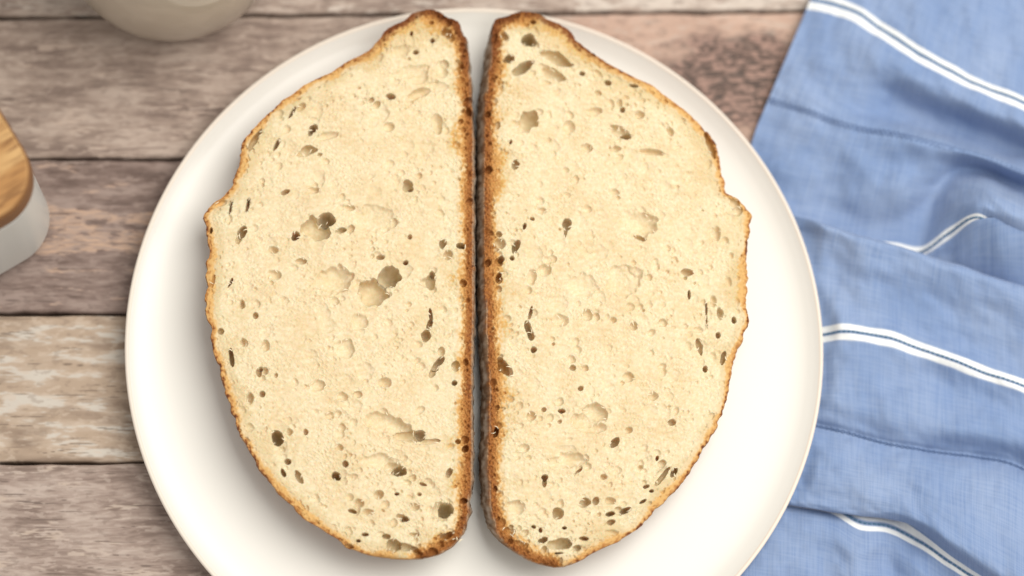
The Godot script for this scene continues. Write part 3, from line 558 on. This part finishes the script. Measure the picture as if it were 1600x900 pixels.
		if wanted == 0:
			var soft := painted(0.9, 0.2)
			soft.subsurf_scatter_enabled = true
			soft.subsurf_scatter_strength = 0.17
			part("crumb", m, soft, body)
		else:
			# the outside of the loaf: a ring from the cut edge down to the plate
			const K := 16
			var ring := PackedInt32Array()
			for i in range(0, N):
				ring.append(i * M)
			for i in range(N - 1, -1, -1):
				ring.append(i * M + M - 1)
			ring.append(0)
			var p := PackedVector3Array()
			var pc := PackedColorArray()
			var skin := noise(sd + 11, 0.16, 3)
			var dust := noise(sd + 12, 0.09, 3)
			for lv in K + 1:
				var t := float(lv) / K
				for s in ring.size():
					var q := ring[s]
					var i := q / M
					var is_base := (q % M != 0) == base_right
					var top := at[q] / MM
					var near := clampf(minf(i, N - 1 - i) / 60.0, 0, 1)
					var here := top
					if is_base:
						here.x += (1.0 if base_right else -1.0) * (flare * sin(PI * minf(t * 1.0, 1.0)) * near + 0.35 * near * smoothstep(0, 0.12, t) + skin.get_noise_2d(zs[i], t * 26.0) * 0.7 * near * smoothstep(0, 0.3, t))
					else:
						here.x = lerpf(top.x, bx[i], 0.11 * pow(t, 1.7)) + (-1.0 if base_right else 1.0) * near * (0.8 * sin(PI * minf(t * 2.4, 1.0)) + skin.get_noise_2d(zs[i], t * 26.0) * smoothstep(0, 0.3, t))
					var inner := clampf(top.z, zs[0] + 34.0, zs[-1] - 30.0)
					here.z = top.z + (inner - top.z) * 0.5 * pow(t, 1.6) + (0.9 if top.z > 0 else -0.9) * (1.0 - near) * sin(PI * minf(t * 2.2, 1.0))
					var floor_at := plate_height(Vector2(here.x, here.z).length()) + 0.05
					here.y = lerpf(top.y, floor_at, t)
					p.append(here * MM)
					var n1 := skin.get_noise_2d(zs[i] * 2.0 + (500.0 if is_base else 0.0), t * 60.0)
					var n2 := dust.get_noise_2d(zs[i] * 2.0 + (500.0 if is_base else 0.0), t * 40.0)
					var k := Color(0.17, 0.105, 0.062).lerp(Color(0.46, 0.38, 0.30), clampf(0.36 + n2 * 1.3 + n1 * 0.5, 0, 1)) if is_base else brown.lerp(orange, clampf(0.5 + n1, 0, 1)).lerp(Color(0.5, 0.4, 0.3), clampf(n2 * 1.2, 0, 0.5))
					pc.append(k.lerp(color[q], clampf(1.0 - t * 9.0, 0, 1)))
			var crust := part("crust", m, painted(0.75, 0.35), body)
			part("outer_skin", sheet(K + 1, ring.size(), p, true, PackedVector2Array(), pc, true), painted(0.85, 0.3), crust)
	# thin torn threads of crumb along the lips of the larger cavities
	var st := SurfaceTool.new()
	st.begin(Mesh.PRIMITIVE_TRIANGLES)
	for q in cavities.size() / 7:
		var c := cavities.slice(q * 7, q * 7 + 7)
		if c[2] + c[3] < 3.0:
			continue
		for s in rng.randi_range(1, 3):
			var ang := rng.randf() * TAU
			var ca := cos(deg_to_rad(c[4]))
			var sa := sin(deg_to_rad(c[4]))
			var ex: float = cos(ang) * c[2] * 0.93
			var ez: float = sin(ang) * c[3] * 0.93
			var from := Vector3(c[0] + ex * ca - ez * sa, TOP - 0.25, c[1] + ex * sa + ez * ca)
			var way := Vector3(rng.randfn(), 0, rng.randfn()).normalized()
			thread(st, from, way, rng.randf_range(0.9, 2.4), rng.randf_range(0.12, 0.26))
	st.generate_normals()
	var shreds := part("torn_crumb_threads", st.commit(), plain(0.80, 0.70, 0.50, 0.85, 0.3), body)
	shreds.set_meta("kind", "stuff")

func thread(st: SurfaceTool, from: Vector3, way: Vector3, long: float, wide: float) -> void:
	var side := way.cross(Vector3.UP) * wide
	var bend := rng.randf_range(-0.7, 0.7)
	var last := []
	for k in 5:
		var t := k / 4.0
		var mid := from + way * long * (t - 0.5) + side * (bend * (t - 0.5) * (t - 0.5) * 12.0) + Vector3.UP * (0.35 * sin(PI * t) - 0.1)
		var w := 1.0 - 0.75 * absf(t - 0.45) * 1.6
		var now := [mid - side * w, mid + Vector3.UP * wide * 0.9 * w, mid + side * w]
		if k:
			for e in 2:
				for v in [last[e], last[e + 1], now[e], last[e + 1], now[e + 1], now[e]]:
					st.add_vertex(v * MM)
		last = now

# ---------------------------------------------------------------- napkin
func spline(a: Vector3, b: Vector3, c: Vector3, d: Vector3, t: float) -> Vector3:
	return b.cubic_interpolate(c, a, d, t)

func build_napkin() -> void:
	const ROWS := 42
	const COLS := 14
	const SR := 7
	const SC := 12
	var flat := NAPKIN_NET_NORTH + NAPKIN_NET_SOUTH
	var net := PackedVector3Array()
	for i in ROWS * COLS:
		net.append(Vector3(flat[i * 3], flat[i * 3 + 1], flat[i * 3 + 2]))
	var w := (COLS - 1) * SC + 1
	var wide := PackedVector3Array()
	for i in ROWS:
		for j in w:
			var k := mini(j / SC, COLS - 2)
			var q := i * COLS
			wide.append(spline(net[q + maxi(k - 1, 0)], net[q + k], net[q + k + 1], net[q + mini(k + 2, COLS - 1)], float(j - k * SC) / SC))
	var h := (ROWS - 1) * SR + 1
	var p := PackedVector3Array()
	var uv := PackedVector2Array()
	# length of cloth down to each line of the net
	var down := PackedFloat32Array([0.0])
	for i in range(1, ROWS):
		var sum := 0.0
		for j in w:
			sum += wide[i * w + j].distance_to(wide[(i - 1) * w + j])
		down.append(down[-1] + sum / w)
	var crease := noise(71, 0.045, 2)
	var fine := noise(72, 0.16, 2)
	for i in h:
		var k := mini(i / SR, ROWS - 2)
		var t := float(i - k * SR) / SR
		for j in w:
			var q := spline(wide[maxi(k - 1, 0) * w + j], wide[k * w + j], wide[(k + 1) * w + j], wide[mini(k + 2, ROWS - 1) * w + j], t)
			var s := lerpf(down[k], down[k + 1], t)
			var u := 1.18 * 150.0 * j / (w - 1)
			var below := Vector2(q.x, q.z).length()
			var room := lerpf(1.4, 4.2, clampf((below - 90.0) / 28.0, 0, 1)) + 3.4 * smoothstep(112.0, 140.0, below) + 30.0 * smoothstep(136.0, 158.0, below)
			q.y = room - log(1.0 + exp((room - q.y) * 1.2)) / 1.2 if room - q.y < 20.0 else q.y
			q.y = maxf(q.y + (crease.get_noise_2d(u * 0.7, s * 1.3) * 2.0 + fine.get_noise_2d(u, s) * 0.35) * clampf(q.y / 4.0, 0.1, 1.0), 0.7)
			p.append(q * MM)
			uv.append(Vector2(u / 256.0, s / 512.0))
	var t := thing("napkin", "crumpled blue chambray napkin with white double stripes, right of the plate", "napkin")
	var m := plain(1, 1, 1, 0.9, 0.25)
	m.albedo_texture = cloth_texture(down)
	m.rim_enabled = true
	m.rim = 0.25
	part("cloth", sheet(h, w, p, false, uv), m, t)
	# sewing: zigzag hems on two lines, running stitches between the white stripes
	var normal := func(i: int, j: int) -> Vector3:
		return (p[mini(i + 1, h - 1) * w + j] - p[maxi(i - 1, 0) * w + j]).cross(p[i * w + mini(j + 1, w - 1)] - p[i * w + maxi(j - 1, 0)]).normalized()
	var spot := func(line: float, j: float) -> Vector3:
		var i0 := clampi(int(line), 0, h - 2)
		var j0 := clampi(int(j), 0, w - 2)
		var a := p[i0 * w + j0].lerp(p[i0 * w + j0 + 1], j - j0)
		var b := p[(i0 + 1) * w + j0].lerp(p[(i0 + 1) * w + j0 + 1], j - j0)
		return a.lerp(b, line - i0) + normal.call(i0, j0) * 0.00018
	var hem := SurfaceTool.new()
	hem.begin(Mesh.PRIMITIVE_TRIANGLES)
	for line in [8.0 * SR, 30.0 * SR]:
		var step := 2.3
		var k := 0
		var j := 1.0
		while j < w - 3:
			var up := 0.85 if k % 2 else -0.85
			for flip in [1.0, -1.0]:
				stitch(hem, spot.call(line + up * flip, j), spot.call(line - up * flip, j + step), 0.00016)
			j += step
			k += 1
	hem.generate_normals()
	var sewn := part("hem_stitching", hem.commit(), plain(0.075, 0.13, 0.27, 0.8), t)
	sewn.set_meta("kind", "stuff")
	var run := SurfaceTool.new()
	run.begin(Mesh.PRIMITIVE_TRIANGLES)
	for line in [4, 12, 26, 37]:
		var j := 1.0
		while j < w - 3:
			stitch(run, spot.call(line * SR, j), spot.call(line * SR, j + 1.5), 0.00036)
			j += 2.0
	run.generate_normals()
	var sewn2 := part("stripe_stitching", run.commit(), plain(0.07, 0.17, 0.28, 0.8), t)
	sewn2.set_meta("kind", "stuff")

func stitch(st: SurfaceTool, a: Vector3, b: Vector3, r: float) -> void:
	var way := (b - a).normalized()
	var side := way.cross(Vector3.UP).normalized() * r
	var up := side.cross(way).normalized() * r
	var ends := []
	for e in [a, a.lerp(b, 0.5) + up * 0.6, b]:
		ends.append([e + side, e + up, e - side, e - up * 0.5])
	for k in 2:
		for s in 4:
			var n := (s + 1) % 4
			for v in [ends[k][s], ends[k + 1][s], ends[k][n], ends[k][n], ends[k + 1][s], ends[k + 1][n]]:
				st.add_vertex(v)

func cloth_texture(down: PackedFloat32Array) -> ImageTexture:      # 256 mm across, 512 mm down
	const W := 640
	const H := 1280
	var data := PackedByteArray()
	data.resize(W * H * 3)
	var weft := noise(81, 1.0, 1)
	var warp := noise(82, 1.0, 1)
	var pair := noise(83, 0.02, 2)
	var blue := Color(0.185, 0.265, 0.445)
	var pale := Color(0.295, 0.37, 0.53)
	var deep := Color(0.12, 0.19, 0.37)
	var white := Color(0.80, 0.81, 0.80)
	for y in H:
		var s := y * 512.0 / H
		for x in W:
			var u := x * 256.0 / W
			var a := weft.get_noise_2d(u * 0.05, s * 1.4)
			var b := warp.get_noise_2d(u * 1.6, s * 0.035)
			var c := pair.get_noise_2d(u, s)
			var k := blue.lerp(pale, clampf(0.30 + a * 0.16 + b * 0.22 + c * 0.4, 0, 1)).lerp(deep, clampf(-a * 0.16 - b * 0.24, 0, 0.4))
			for line in [4, 12, 26, 37]:
				var off := absf(s - down[line])
				if off < 4.0:
					var edge := smoothstep(0.6, 0.85, off) * smoothstep(3.35, 3.05, off + a * 0.15)
					k = k.lerp(white, edge * (0.95 + 0.05 * b))
			k = k.linear_to_srgb()
			var q := (y * W + x) * 3
			data[q] = int(clampf(k.r, 0, 1) * 255.0)
			data[q + 1] = int(clampf(k.g, 0, 1) * 255.0)
			data[q + 2] = int(clampf(k.b, 0, 1) * 255.0)
	return ImageTexture.create_from_image(Image.create_from_data(W, H, false, Image.FORMAT_RGB8, data))

# ---------------------------------------------------------------- table
func plank_texture(kind: int, sd: int) -> ImageTexture:            # 1000 mm along, 64 mm across
	const W := 2048
	const H := 144
	var data := PackedByteArray()
	data.resize(W * H * 3)
	var streak := noise(sd, 1.0, 3)
	var fibre := noise(sd + 1, 1.0, 2)
	var cloud := noise(sd + 2, 1.0, 3)
	var flake := noise(sd + 3, 1.0, 4)
	# [dark, middle, light, bare wood, share of bare wood]
	var looks := [
		[Color(0.224, 0.168, 0.140), Color(0.386, 0.302, 0.252), Color(0.504, 0.426, 0.370), Color(0.620, 0.549, 0.482), 0.08],
		[Color(0.207, 0.151, 0.125), Color(0.336, 0.258, 0.213), Color(0.448, 0.358, 0.302), Color(0.504, 0.386, 0.314), 0.05],
		[Color(0.134, 0.092, 0.078), Color(0.224, 0.162, 0.139), Color(0.314, 0.241, 0.209), Color(0.538, 0.364, 0.263), 0.10],
		[Color(0.246, 0.179, 0.134), Color(0.414, 0.314, 0.235), Color(0.515, 0.420, 0.336), Color(0.582, 0.560, 0.515), 0.14],
		[Color(0.207, 0.151, 0.125), Color(0.342, 0.263, 0.224), Color(0.459, 0.375, 0.325), Color(0.504, 0.403, 0.325), 0.06],
	]
	var l: Array = looks[kind]
	for y in H:
		var v := y * 64.0 / H
		for x in W:
			var u := x * 1000.0 / W - 520.0
			var bend := cloud.get_noise_2d(u * 0.012, 40.0 + v * 0.02) * 2.5
			var ring := 0.0
			var knot := 0.0
			if kind == 1 and u > 40.0 and u < 170.0:
				var kx := (u - 104.0) / 33.0
				var kv := (v - 29.0) / 21.0
				var kr := sqrt(kx * kx + kv * kv) + cloud.get_noise_2d(u * 0.05, v * 0.08) * 0.35
				knot = smoothstep(1.25, 0.75, kr)
				ring = sin(kr * 8.0 + cloud.get_noise_2d(u * 0.09, v * 0.16) * 7.0)
				bend += 9.0 * exp(-kx * kx * 0.6) * signf(v - 30.0) * exp(-absf(kv) * 0.5)
			var a := streak.get_noise_2d(u * 0.022, (v - bend) * 0.22)
			var b := fibre.get_noise_2d(u * 0.11, (v - bend) * 0.85)
			var c := cloud.get_noise_2d(u * 0.022, v * 0.05)
			var f := flake.get_noise_2d(u * 0.030, (v - bend) * 0.13)
			var t := 0.5 + a * 0.5 + b * 0.34 + c * 0.6
			var k: Color = l[1].lerp(l[2], clampf(t * 2.0 - 1.0, 0, 1)) if t > 0.5 else l[0].lerp(l[1], clampf(t * 2.0, 0, 1))
			var share: float = l[4]
			if kind == 0 and u > 40.0:
				share = 0.34
			if kind == 2:
				share = 0.03 + 0.34 * smoothstep(75.0, 30.0, absf(u + 140.0)) * smoothstep(15.0, 4.0, absf(v - 30.0 + 3.0 * c))
			if kind == 1 and u > 30.0:
				k = k.lerp(Color(0.56, 0.37, 0.285), 0.62 * smoothstep(10.0, 50.0, u))
			var bare := smoothstep(0.03, -0.05, 0.5 - share - 0.5 * (f + 0.5) * 1.0 - b * 0.16)
			k = k.lerp(l[3].lerp(l[2], clampf(0.4 + b, 0, 1)), bare * 0.85)
			if kind == 3:
				k = l[0].lerp(l[1], clampf(1.0 + c * 1.6 + a * 0.5, 0, 1)).lerp(l[2], clampf(0.3 + f * 1.4 + b * 0.25, 0, 1)).lerp(l[3], bare * 0.55)
			var crack := smoothstep(0.50, 0.66, fibre.get_noise_2d(u * 0.018 + 300.0, (v - bend) * 0.75))
			k = k.lerp(l[0] * 0.6, crack * 0.7)
			var chip := flake.get_noise_2d(u * 0.11 + 900.0, v * 0.26)
			k = k.lerp(l[2] * 1.08, smoothstep(0.26, 0.42, chip) * 0.45).lerp(l[0] * 0.9, smoothstep(0.24, 0.40, -chip) * 0.35)
			if knot > 0.0:
				k = k.lerp(Color(0.34, 0.215, 0.175).lerp(Color(0.055, 0.04, 0.036), clampf(0.6 + 0.45 * ring + b * 0.9, 0, 1)), knot * 0.9)
			k = k.linear_to_srgb()
			var q := (y * W + x) * 3
			data[q] = int(clampf(k.r, 0, 1) * 255.0)
			data[q + 1] = int(clampf(k.g, 0, 1) * 255.0)
			data[q + 2] = int(clampf(k.b, 0, 1) * 255.0)
	return ImageTexture.create_from_image(Image.create_from_data(W, H, false, Image.FORMAT_RGB8, data))

func seam(n: int, x: float) -> float:                             # far edge of plank n at x, mm
	var at := [[-258.0, -0.03], [-197.0, -0.028], [-137.1, -0.024], [-77.0, -0.014], [-13.9, -0.0095], [45.2, -0.0085], [105.0, -0.008], [166.0, -0.008], [228.0, -0.008]]
	return at[n][0] + at[n][1] * x

func build_table() -> void:
	var table := Node3D.new()
	table.name = "tabletop"
	table.set_meta("kind", "structure")
	add_child(table)
	var made := {}
	for n in range(0, 8):
		var kind: int = [4, 0, 1, 2, 3, 4, 1, 3][n]
		if not made.has(kind):
			var m := plain(1, 1, 1, 0.72, 0.35)
			m.albedo_texture = plank_texture(kind, 300 + kind * 17)
			m.heightmap_enabled = true
			m.heightmap_texture = m.albedo_texture
			m.heightmap_scale = 0.08
			made[kind] = m
		var p := PackedVector3Array()
		var uv := PackedVector2Array()
		var wear := noise(500 + n, 0.05, 3)
		var dip := noise(520 + n, 0.02, 2)
		var across := [[0.0, -14.0], [0.0, -1.5], [0.5, -0.45], [1.3, 0.0], [8.0, 0.0], [20.0, 0.0], [32.0, 0.0], [44.0, 0.0], [52.0, 0.0], [-1.3, 0.0], [-0.5, -0.45], [0.0, -1.5], [0.0, -14.0]]
		var lower: float = [0.0, 0.0, -0.2, -0.4, -1.2, -0.2, 0.0, -0.3][n]
		const L := 160
		for i in across.size():
			for k in L + 1:
				var x := lerpf(-520.0, 480.0, float(k) / L)
				var z_a := seam(n, x) + 0.5 + wear.get_noise_1d(x) * 0.7
				var z_b := seam(n + 1, x) - 0.5 + wear.get_noise_1d(x + 3000.0) * 0.7
				var z: float
				if i < 4:
					z = z_a + across[i][0]
				elif i >= across.size() - 4:
					z = z_b + across[i][0]
				else:
					z = lerpf(z_a, z_b, across[i][0] / 61.0)
				var y: float = across[i][1] + lower
				if across[i][1] == 0.0:
					y += dip.get_noise_2d(x, z * 2.0) * 0.25 - 0.25
				p.append(Vector3(x, y, z) * MM)
				uv.append(Vector2((x + 520.0) / 1000.0, clampf((z - seam(n, x)) / 64.0, 0.01, 0.99)))
		part("plank", sheet(across.size(), L + 1, p, false, uv), made[kind], table)
	var board := BoxMesh.new()
	board.size = Vector3(0.98, 0.012, 0.47)
	var under := part("underframe", board, plain(0.06, 0.045, 0.038, 0.9), table)
	under.position = Vector3(-0.02, -0.0205, -0.02)

# ---------------------------------------------------------------- dish with a wooden lid, jar
func rounded(half_x: float, half_z: float, r: float, inset: float) -> PackedVector2Array:
	var p := PackedVector2Array()
	for c in 4:
		var mid := Vector2([1, -1, -1, 1][c] * (half_x - r), [1, 1, -1, -1][c] * (half_z - r))
		for k in 13:
			var t := PI / 2 * (c + k / 12.0)
			p.append(mid + Vector2(cos(t), sin(t)) * (r - inset))
	p.append(p[0])
	return p

func boxy(half_x: float, half_z: float, r: float, levels: Array, cap_top := true) -> ArrayMesh:   # levels: (inset, height)
	var p := PackedVector3Array()
	var n := 53
	var all := levels.duplicate()
	if cap_top:
		all.push_front(Vector2(-1, levels[0].y))
	all.append(Vector2(-1, levels[-1].y))
	for l in all:
		var ring := rounded(half_x, half_z, r, maxf(l.x, 0.0))
		for k in n:
			var q := ring[k] * (0.001 if l.x < 0 else 1.0)
			p.append(Vector3(q.x, l.y, q.y) * MM)
	return sheet(all.size(), n, p, false, PackedVector2Array(), PackedColorArray(), true)

func lid_texture() -> ImageTexture:
	const W := 512
	var data := PackedByteArray()
	data.resize(W * W * 3)
	var grain := noise(91, 1.0, 3)
	var fibre := noise(92, 1.0, 2)
	for y in W:
		for x in W:
			var u := x * 200.0 / W
			var v := y * 200.0 / W
			var a := grain.get_noise_2d(u * 0.012, v * 0.11)
			var b := fibre.get_noise_2d(u * 0.05, v * 0.7)
			var k := Color(0.40, 0.205, 0.07).lerp(Color(0.56, 0.345, 0.145), clampf(0.45 + a * 1.3, 0, 1)).lerp(Color(0.17, 0.072, 0.022), clampf(smoothstep(0.12, 0.5, b) * 0.85, 0, 1)).linear_to_srgb()
			var q := (y * W + x) * 3
			data[q] = int(k.r * 255.0)
			data[q + 1] = int(k.g * 255.0)
			data[q + 2] = int(k.b * 255.0)
	return ImageTexture.create_from_image(Image.create_from_data(W, W, false, Image.FORMAT_RGB8, data))

func build_dish() -> void:
	var t := thing("butter_dish", "white enamel box with a wooden lid standing left of the plate", "dish", Vector3(-236, 0, -70.5) * MM)
	t.rotation.y = -deg_to_rad(-32.0)
	part("box", boxy(50, 65, 19, [Vector2(1.6, 64.5), Vector2(0.4, 64.5), Vector2(0.2, 63), Vector2(0.2, 8), Vector2(1.2, 3), Vector2(4, 0.0)]), plain(0.60, 0.61, 0.585, 0.25, 0.5), t)
	part("seal", boxy(48.6, 63.6, 18, [Vector2(0.2, 66.6), Vector2(0.2, 64.3)]), plain(0.55, 0.53, 0.48, 0.6), t)
	var wood := plain(1, 1, 1, 0.55, 0.4)
	wood.albedo_texture = lid_texture()
	wood.uv1_triplanar = true
	wood.uv1_scale = Vector3(5, 5, 5)
	wood.uv1_offset = Vector3(0.13, 0.4, 0.37)
	var lid := part("lid", boxy(50.4, 65.4, 19, [Vector2(1.4, 80), Vector2(1.1, 79.9), Vector2(0.7, 79.4), Vector2(0.7, 67.0)]), wood, t)
	part("lid_edge", boxy(50.4, 65.4, 19, [Vector2(0.69, 79.3), Vector2(0.2, 78.9), Vector2(0.0, 78.2), Vector2(0.0, 67.6), Vector2(0.8, 66.7), Vector2(1.5, 66.6)], false), plain(0.19, 0.085, 0.03, 0.5, 0.4), lid)

func build_jar() -> void:
	var t := thing("ceramic_jar", "round beige ceramic jar standing on the planks beyond the plate", "jar", Vector3(-121.5, 0, -162) * MM)
	var profile := smooth_profile([Vector2(0.01, 8), Vector2(30, 8), Vector2(37, 14), Vector2(42, 34), Vector2(42, 60), Vector2(38, 80), Vector2(37, 84), Vector2(38.5, 86), Vector2(40, 84), Vector2(41, 80), Vector2(45, 60), Vector2(45, 34), Vector2(42.5, 14), Vector2(39, 5), Vector2(34.5, 1.4), Vector2(32, 0), Vector2(0.01, 0)], 5)
	var clay := plain(0.50, 0.425, 0.335, 0.5, 0.4)
	clay.clearcoat_enabled = true
	clay.clearcoat = 0.8
	clay.clearcoat_roughness = 0.1
	part("body", turned_shape(profile, 128), clay, t)

# ---------------------------------------------------------------- all
func _ready() -> void:
	var camera := Camera3D.new()
	camera.name = "camera"
	camera.transform = Transform3D(Basis(CAM_X, CAM_Y, CAM_Z), CAM_AT)
	camera.fov = rad_to_deg(2.0 * atan(450.0 / 4444.0))
	camera.near = 0.05
	camera.far = 30.0
	var lens := CameraAttributesPhysical.new()
	lens.frustum_focal_length = 12.0 / tan(atan(450.0 / 4444.0))
	lens.frustum_focus_distance = 1.087
	lens.frustum_near = 0.05
	lens.frustum_far = 30.0
	lens.exposure_aperture = 2.8
	camera.attributes = lens
	add_child(camera)
	var env := Environment.new()
	env.background_mode = Environment.BG_COLOR
	env.background_color = Color(1.0, 0.985, 0.965)
	env.background_energy_multiplier = AMBIENT
	env.tonemap_mode = Environment.TONE_MAPPER_LINEAR
	env.tonemap_exposure = 1.0
	env.sdfgi_enabled = true
	env.ssao_enabled = true
	env.ssil_enabled = true
	var around := WorldEnvironment.new()
	around.name = "room_air"
	around.environment = env
	add_child(around)
	# one large soft light out of view, upper right, placed to light the bread
	var lamp := AreaLight3D.new()
	lamp.name = "unseen_soft_light"
	lamp.area_size = Vector2(1.05, 1.05)
	lamp.light_color = Color(1.0, 0.985, 0.955)
	lamp.light_energy = KEY
	lamp.area_normalize_energy = true
	lamp.shadow_enabled = true
	lamp.area_range = 8.0
	lamp.area_attenuation = 2.0
	add_child(lamp)
	lamp.look_at_from_position(Vector3(0.55, 1.2, -0.26), Vector3(0.0, 0.02, -0.02), Vector3.UP)

	build_table()
	build_plate()
	build_bread("bread_half", "cut loaf half whose flat brown base crust runs along its right side", LEFT_BASE_EDGE, LEFT_DOME_EDGE, LEFT_CAVITIES, true, 0.55, 1000)
	build_bread("bread_half", "cut loaf half nearest the napkin, its flat base crust along the left side", RIGHT_BASE_EDGE, RIGHT_DOME_EDGE, RIGHT_CAVITIES, false, 2.4, 2000)
	build_napkin()
	build_dish()
	build_jar()
